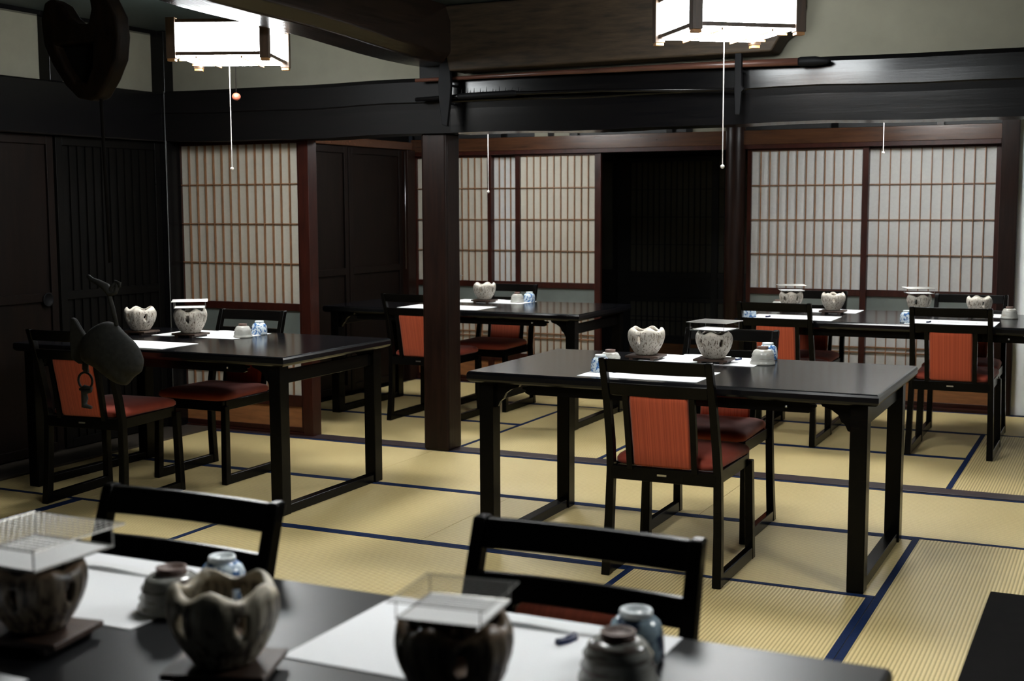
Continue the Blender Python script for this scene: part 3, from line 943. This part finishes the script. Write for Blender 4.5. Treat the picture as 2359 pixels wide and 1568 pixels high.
set_konro(-4.035, 7.98, 0.5, 0.98, 'pale lobed brazier right of the square pillar on the back table', 'right of the square pillar')
set_konro(-4.33, 7.98, 0.1, 0.98, 'brazier almost hidden behind the square pillar', 'hidden behind the square pillar', (math.radians(10), 1.0))
set_konro(-1.905, 8.03, 0.0, 0.90, 'brazier under a net at the left place of the back right table', 'with net, left place, back right table', (math.radians(20), 0.95))
set_konro(-1.635, 7.99, 0.65, 0.90, 'brazier without a net at the left place of the back right table', 'without net, left place, back right table')
set_konro(-1.135, 8.04, 0.3, 0.90, 'brazier under a net behind the right orange-backed back room chair', 'with net, right place, back right table', (math.radians(20), 0.95))
set_konro(-0.785, 8.0, 0.8, 0.90, 'brazier without a net near the right end of the back right table', 'without net, right place, back right table')
set_konro(-1.50, 1.43, 0.7, 0.93, 'shade-darkened foreground brazier under a net at the left edge', 'at the bottom left corner', (0.0, 1.05), M['konro_shade_dark'], 0.15)
set_konro(-1.145, 1.435, 0.15, 0.99, 'open shade-toned foreground brazier with a wavy rim', 'with the wavy rim in the foreground', None, M['konro_shade_mid'], 0.35)
set_konro(-0.776, 1.442, 1.0, 0.97, 'shade-darkened foreground brazier under a net at bottom centre', 'at bottom centre', (math.radians(7), 0.74), M['konro_shade_dark'], 0.1)

CUPG = 'upturned ribbed grey cups'; CUPB = 'upturned blue and white cups'
def grey(x, y, label, sc=1.0, z=ZS, mat=None):
    c = put('cg', CG, x, y, z, random.uniform(0, 6), label, CUPG, sc)
    if mat:
        for q in bpy.data.objects:
            if q.parent == c and q.name.startswith('body'):
                q.data = q.data.copy(); q.data.materials[0] = mat
    return c
def blue(x, y, label, sc=1.0, z=ZS, mat=None):
    c = put('cb', CB, x, y, z, random.uniform(0, 6), label, CUPB, sc)
    if mat:
        for q in bpy.data.objects:
            if q.parent == c and q.name.startswith('body'):
                q.data = q.data.copy(); q.data.materials[0] = mat
    return c
grey(-1.375, 5.31, 'pale ribbed cup upside down right of the netted brazier, right of centre table', 1.08)
blue(-1.395, 5.47, 'white cup upside down just behind the pale ribbed cup, right of centre table', 1.05, ZM)
blue(-1.905, 4.80, 'blue patterned cup upside down left of the front chair, right of centre table', 0.98, ZM)
grey(-1.935, 4.985, 'brown-footed cup hidden behind the top of the front chair', 1.0)
grey(-4.09, 5.34, 'pale ribbed cup upside down on the left table', 1.0)
blue(-4.105, 5.50, 'blue and white cup upside down on the left table', 1.0, ZM)
grey(-3.815, 8.05, 'pale ribbed cup upside down on the back table at the pillar', 1.0)
blue(-3.765, 8.14, 'blue and white cup upside down on the back table at the pillar', 1.0)
blue(-2.03, 7.52, 'pale blue cup behind the left orange-backed chair of the back right table', 0.95, ZM)
grey(-2.02, 8.16, 'white cup peeking out left of the netted brazier in the back room', 0.9)
grey(-0.62, 8.02, 'white ribbed cup at the right end of the back right table', 1.0)
blue(-1.125, 7.53, 'blue cup left of the right orange-backed back room chair', 0.98, ZM)
grey(-1.415, 1.64, 'grey ribbed cup with brown foot on the foreground placemat at left', (1.18, 1.18, 1.02), ZM, M['cup_dim'])
blue(-1.385, 1.735, 'blue and white cup behind the wavy-rimmed foreground brazier', 1.0, ZM)
grey(-0.625, 1.645, 'large blurred grey ribbed cup at the bottom edge', (1.17, 1.17, 1.04), ZM, M['cup_dim'])
blue(-0.635, 1.745, 'dark blue cup behind the grey cup at the bottom edge', 1.05, ZM, M['cup_navy'])

place_mat(-1.90, -1.385, 5.20, 5.485, 'white placemat at the far side of the right of centre table')
place_mat(-1.945, -1.455, 4.65, 4.965, 'white placemat behind the front chair, right of centre table')
place_mat(-4.60, -4.075, 5.235, 5.56, 'white placemat at the far side of the left table')
place_mat(-4.62, -4.10, 4.735, 5.00, 'white placemat right of the iron fish at the near side of the left table')
place_mat(-4.30, -3.73, 7.93, 8.19, 'white placemat at the far side of the back table at the pillar')
place_mat(-4.36, -3.77, 7.34, 7.64, 'white placemat at the near side of the back table at the pillar')
place_mat(-2.04, -1.535, 7.45, 7.76, 'white placemat over the left orange-backed chair, back right table')
place_mat(-2.02, -1.505, 8.03, 8.30, 'white placemat at the far left of the back right table')
place_mat(-1.13, -0.65, 7.45, 7.76, 'white placemat over the right orange-backed chair, back right table')
place_mat(-1.10, -0.60, 8.04, 8.30, 'white placemat at the far right of the back right table')
place_mat(-1.885, -1.405, 1.528, 1.852, 'white foreground placemat at the left under the upturned cups')
place_mat(-1.115, -0.60, 1.528, 1.858, 'white foreground placemat at bottom centre under the netted brazier')
place_mat(-1.90, -1.385, 0.98, 1.298, 'white placemat showing only a corner at the bottom left')

SG = 'white chopstick sleeves'; RG = 'dark blue chopstick rests'
def slv(x, y, rz, label, rest=None):
    put('sl', SLV, x, y, ZM, rz, label, SG)
    if rest:
        rx, ry, rl = rest
        if not used.get('rest'):
            used['rest'] = True; o = RST
        else:
            o = RST.copy(); COL.objects.link(o)
        o.location = (rx, ry, ZM); o.rotation_euler = (0, 0, 1.2); o['label'] = rl; o['group'] = RG
slv(-1.66, 5.45, 0.02, 'chopstick sleeve lying behind the netted brazier, right of centre table', (-1.505, 5.40, 'navy chopstick rest behind the netted brazier, right of centre table'))
slv(-1.68, 4.79, 0.05, 'chopstick sleeve on the placemat behind the front chair', (-1.835, 4.80, 'navy chopstick rest behind the front chair back'))
slv(-4.28, 5.51, -0.03, 'chopstick sleeve on the far side of the left table')
slv(-3.98, 8.14, 0.0, 'chopstick sleeve on the far side of the back table at the pillar')
slv(-1.78, 7.60, 0.0, 'chopstick sleeve over the left orange-backed back room chair', (-1.93, 7.56, 'navy chopstick rest over the left orange-backed back room chair'))
slv(-0.86, 7.60, 0.0, 'chopstick sleeve over the right orange-backed back room chair', (-1.01, 7.56, 'navy chopstick rest over the right orange-backed back room chair'))
slv(-1.63, 1.775, 0.02, 'blurred chopstick sleeve on the left foreground placemat')
slv(-0.80, 1.81, 0.03, 'blurred chopstick sleeve in front of the right foreground chair', (-0.755, 1.765, 'navy chopstick rest in front of the right foreground chair'))

# ---------------------------------------------------------------- hanging hearth hook (wooden hook, rope, iron fish)
YH = 3.6
def hx(px, py):
    """centre line helper in metres for the carved silhouettes"""
    return px, py
hk = thing('hearth_hook', 'large sooty carved wooden hook hanging at the top left', 'hanging hook', (-3.41, YH, 1.78))
def filled(outer, hole, y0, y1):
    bm = bmesh.new()
    def loop(pts):
        vs = [bm.verts.new((x, y0, z)) for x, z in pts]
        return [bm.edges.new((vs[i], vs[(i + 1) % len(vs)])) for i in range(len(vs))]
    e = loop(outer) + (loop(hole) if hole else [])
    bmesh.ops.triangle_fill(bm, edges=e, use_beauty=True)
    fs = bm.faces[:]
    res = bmesh.ops.extrude_face_region(bm, geom=fs)
    bmesh.ops.translate(bm, verts=[v for v in res['geom'] if isinstance(v, bmesh.types.BMVert)], vec=(0, y1 - y0, 0))
    return bm
outer = [(-0.195, 0.30), (-0.175, 0.355), (-0.14, 0.37), (-0.09, 0.345), (-0.055, 0.30), (-0.02, 0.275), (0.03, 0.27), (0.045, 0.32), (0.03, 0.42), (0.09, 0.42), (0.125, 0.36), (0.165, 0.29), (0.172, 0.22), (0.16, 0.14), (0.12, 0.07), (0.07, 0.01), (0.03, 0.0), (-0.03, 0.01), (-0.09, 0.06), (-0.15, 0.14), (-0.185, 0.21)]
hole = [(-0.12, 0.20), (-0.03, 0.205), (0.045, 0.20), (0.04, 0.12), (0.01, 0.065), (-0.035, 0.07), (-0.085, 0.13)]
ob('carved_hook', filled(outer, hole, -0.035, 0.035), M['hookwood'], hk, bev=0.014, seg=3)
bm = bmesh.new(); prism_xz(bm, [(-0.13, 0.21), (0.055, 0.21), (0.05, 0.11), (0.01, 0.055), (-0.04, 0.06), (-0.095, 0.12)], 0.0, 0.02)
ob('hollow_back', bm, M['rope'], hk)
bm = bmesh.new(); tube(bm, [(0.055, 0, 0.40), (0.05, 0.0, 0.55), (0.05, 0, 0.70)], [0.03, 0.02, 0.012], 8)
ob('hanging_rope', bm, M['rope'], hk, smooth=True)
fs = thing('iron_fish_hook', 'cast iron fish with ring and spiral hook hanging before the left table', 'iron fish', (-3.38, YH, 0.75))
def P(px, py): # silhouette units: photo millimetres around the fish centre
    return ((px - 243) * 0.00206, (820 - py) * 0.00145 + 0.115)
body = [P(*p) for p in ((186, 800), (196, 775), (213, 755), (232, 742), (250, 736), (266, 742), (280, 760), (303, 783), (318, 805), (327, 835), (322, 862), (302, 878), (288, 900), (265, 893), (243, 876), (222, 858), (200, 848), (188, 838))]
fcx, fcz = P(252, 818)
def ring_of(sc, y):
    pts = []
    n = len(body)
    for i in range(n):
        for k in range(3):
            a, b = body[i], body[(i + 1) % n]
            x = a[0] + (b[0] - a[0]) * k / 3; z = a[1] + (b[1] - a[1]) * k / 3
            pts.append((fcx + (x - fcx) * sc, y, fcz + (z - fcz) * sc))
    return pts
bm = bmesh.new()
scs = [0.05, 0.3, 0.5, 0.68, 0.82, 0.92, 0.98, 1.0]
yy = [0.055 * math.sqrt(max(0.0, 1 - q ** 2.6)) for q in scs]
loft(bm, [ring_of(q, -v) for q, v in zip(scs, yy)] + [ring_of(q, v) for q, v in zip(scs[::-1][1:], yy[::-1][1:])])
o = ob('body', bm, M['iron'], fs, smooth=True)
sm = o.modifiers.new('smooth', 'SMOOTH'); sm.iterations = 4
tail = [P(*p) for p in ((166, 731), (174, 734), (186, 757), (200, 780), (206, 792), (200, 815), (196, 850), (180, 850), (164, 838), (161, 790))]
ob('tail_fin', filled(tail, None, -0.010, 0.010), M['iron'], fs, bev=0.006)
bm = bmesh.new()
tube(bm, [(P(270, 748)[0], 0, P(270, 748)[1]), (P(262, 700)[0], 0, P(262, 700)[1]), (P(255, 670)[0], 0, P(255, 670)[1]), (P(262, 650)[0], 0.0, P(262, 650)[1]), (P(272, 640)[0], 0, P(272, 640)[1])], 0.008, 8)
ob('hook_shank', bm, M['iron'], fs, smooth=True)
bm = bmesh.new()
tube(bm, [(P(*p)[0], 0.0, P(*p)[1]) for p in ((208, 624), (218, 634), (232, 640), (248, 650), (258, 668), (270, 664), (275, 648), (272, 636), (281, 640), (280, 650))], [0.007, 0.009, 0.012, 0.016, 0.012, 0.008, 0.008, 0.008, 0.006, 0.005], 8)
ob('spiral_finial', bm, M['iron'], fs, smooth=True)
bm = bmesh.new()
c = P(192, 893)
tube(bm, [(c[0] + 0.034 * math.cos(t * PI / 12), 0.0, c[1] + 0.031 * math.sin(t * PI / 12)) for t in range(25)], 0.0045, 8)
rg = ob('ring', bm, M['iron'], fs, smooth=True)
bm = bmesh.new()
tube(bm, [(P(194, 842)[0], 0, P(194, 842)[1]), (P(193, 862)[0], 0, P(193, 862)[1]), (P(193, 872)[0], 0.008, P(193, 872)[1])], [0.012, 0.012, 0.008], 8)
ob('ring_strap', bm, M['iron'], fs, smooth=True)
bm = bmesh.new()
tube(bm, [(P(*p)[0], 0.0, P(*p)[1]) for p in ((178, 917), (190, 909), (206, 911), (203, 918), (188, 922), (189, 940), (187, 958), (204, 962))], [0.005, 0.008, 0.006, 0.008, 0.013, 0.013, 0.012, 0.006], 8)
ob('lower_hook', bm, M['iron'], fs, smooth=True)
bm = bmesh.new(); tube(bm, [(-3.345, YH, 1.20), (-3.352, YH, 1.5), (-3.36, YH, 1.79)], 0.006, 6)
tag(ob('hearth_rope', bm, M['rope'], smooth=True), 'thin dark rope between the wooden hook and the iron fish', 'rope')

# ---------------------------------------------------------------- poles on the crossbeam, brackets, wires
def pole(name, pts, r, mat, label, cat):
    bm = bmesh.new(); tube(bm, pts, r, 12)
    return tag(ob(name, bm, mat, smooth=True), label, cat)
YP = 6.295
p1 = thing('long_pole', 'long red-brown pole with a black tip lying along the top of the crossbeam', 'pole', (-3.6, YP, 2.085))
bm = bmesh.new(); tube(bm, [(0, 0, 0.005), (0.8, 0, 0.008), (1.6, 0, 0.006), (2.12, 0, 0.0)], [0.010, 0.012, 0.016, 0.019], 12)
ob('shaft', bm, M['polered'], p1, smooth=True)
bm = bmesh.new(); tube(bm, [(2.12, 0, 0.0), (2.13, 0, 0), (2.20, 0, -0.001), (2.26, 0, -0.004), (2.275, 0, -0.005)], [0.019, 0.023, 0.023, 0.014, 0.004], 12)
ob('tip', bm, M['blackiron'], p1, smooth=True)
p2 = thing('spiked_pole', 'thin dark pole with a row of iron spikes resting across the crossbeam', 'pole', (-3.6, YP, 1.985))
bm = bmesh.new(); tube(bm, [(0, 0, 0.0), (0.28, 0, 0.008), (0.62, 0, 0.010), (1.1, 0, 0.006), (1.82, 0, -0.02)], [0.012, 0.013, 0.011, 0.010, 0.009], 10)
ob('shaft', bm, M['beam'], p2, smooth=True)
bm = bmesh.new(); tube(bm, [(0.26, 0, 0.008), (0.28, 0, 0.008), (0.60, 0, 0.0115), (0.62, 0, 0.0115)], [0.012, 0.017, 0.017, 0.012], 10)
ob('iron_sleeve', bm, M['blackiron'], p2, smooth=True)
bm = bmesh.new()
for i in range(10):
    x = 0.285 + i * 0.038
    h = 0.022 + 0.012 * random.random()
    tube(bm, [(x, 0.0, 0.018), (x + 0.002, 0, 0.02 + h)], [0.0035, 0.0006], 5)
    if i % 2: tube(bm, [(x + 0.012, 0.004, 0.018), (x + 0.014, 0.006, 0.02 + h * 0.6)], [0.003, 0.0006], 5)
ob('spikes', bm, M['blackiron'], p2)
for (xc, ztop, lab) in ((-3.395, 2.19, 'black pole bracket fixed over the square pillar'), (-1.765, 2.16, 'black pole bracket right of the pull cord on the crossbeam')):
    r = thing('pole_bracket', lab, 'bracket', (xc, 6.262, 1.84), 0, 'pole brackets')
    bm = bmesh.new()
    prism_xz(bm, [(-0.018, 0.0), (0.012, -0.01), (0.030, 0.12), (0.038, 0.21), (0.030, ztop - 1.84), (-0.026, ztop - 1.84), (-0.042, 0.21), (-0.034, 0.11)] if xc < -3 else [(-0.012, 0.0), (0.012, 0.0), (0.018, 0.11), (0.030, 0.12), (0.018, 0.14), (0.016, ztop - 1.84), (-0.016, ztop - 1.84), (-0.018, 0.12)], -0.012, 0.012)
    ob('plate', bm, M['blackiron'], r, bev=0.003)
    for z in (0.118, 0.218):
        bm = bmesh.new(); quad_box(bm, -0.009, 0.009, 0.012, 0.086, z - 0.007, z + 0.003)
        ob('peg', bm, M['blackiron'], r)
bm = bmesh.new(); tube(bm, [(-5.41, 6.34, 2.11), (-5.408, 6.34, 1.2), (-5.41, 6.34, 0.22)], 0.0028, 6)
tag(ob('wall_cable', bm, M['cord_dim'], smooth=True), 'thin pale cable running down the corner left of the single shoji', 'cable')
bm = bmesh.new(); tube(bm, [(-5.215, 8.93, 1.83), (-5.215, 8.93, 0.9)], 0.002, 6)
ob('cord', bm, M['steel'], bpy.data.objects['trim_22'], smooth=True)
rb = thing('hanging_ball', 'small red wooden ball hanging on a dark cord behind the left lantern', 'ball', (-4.27, 5.57, 1.975))
bm = bmesh.new(); lathe(bm, [(0.022 * math.sin(PI * k / 12) + 0.0005, -0.020 * math.cos(PI * k / 12)) for k in range(13)], 20)
ob('ball', bm, M['redball'], rb, smooth=True)
bm = bmesh.new(); tube(bm, [(0, 0, 0.018), (0, 0, 0.505)], 0.0022, 6)
ob('cord', bm, M['rope'], rb)
# dark low board at the bottom right
bm = bmesh.new(); quad_box(bm, -0.398, 0.55, 3.72, 4.765, 0.0016, 0.03)
tag(ob('hearth_cover', bm, M['slab'], bev=0.003), 'near-black square hearth cover lying on the tatami at bottom right', 'hearth cover')
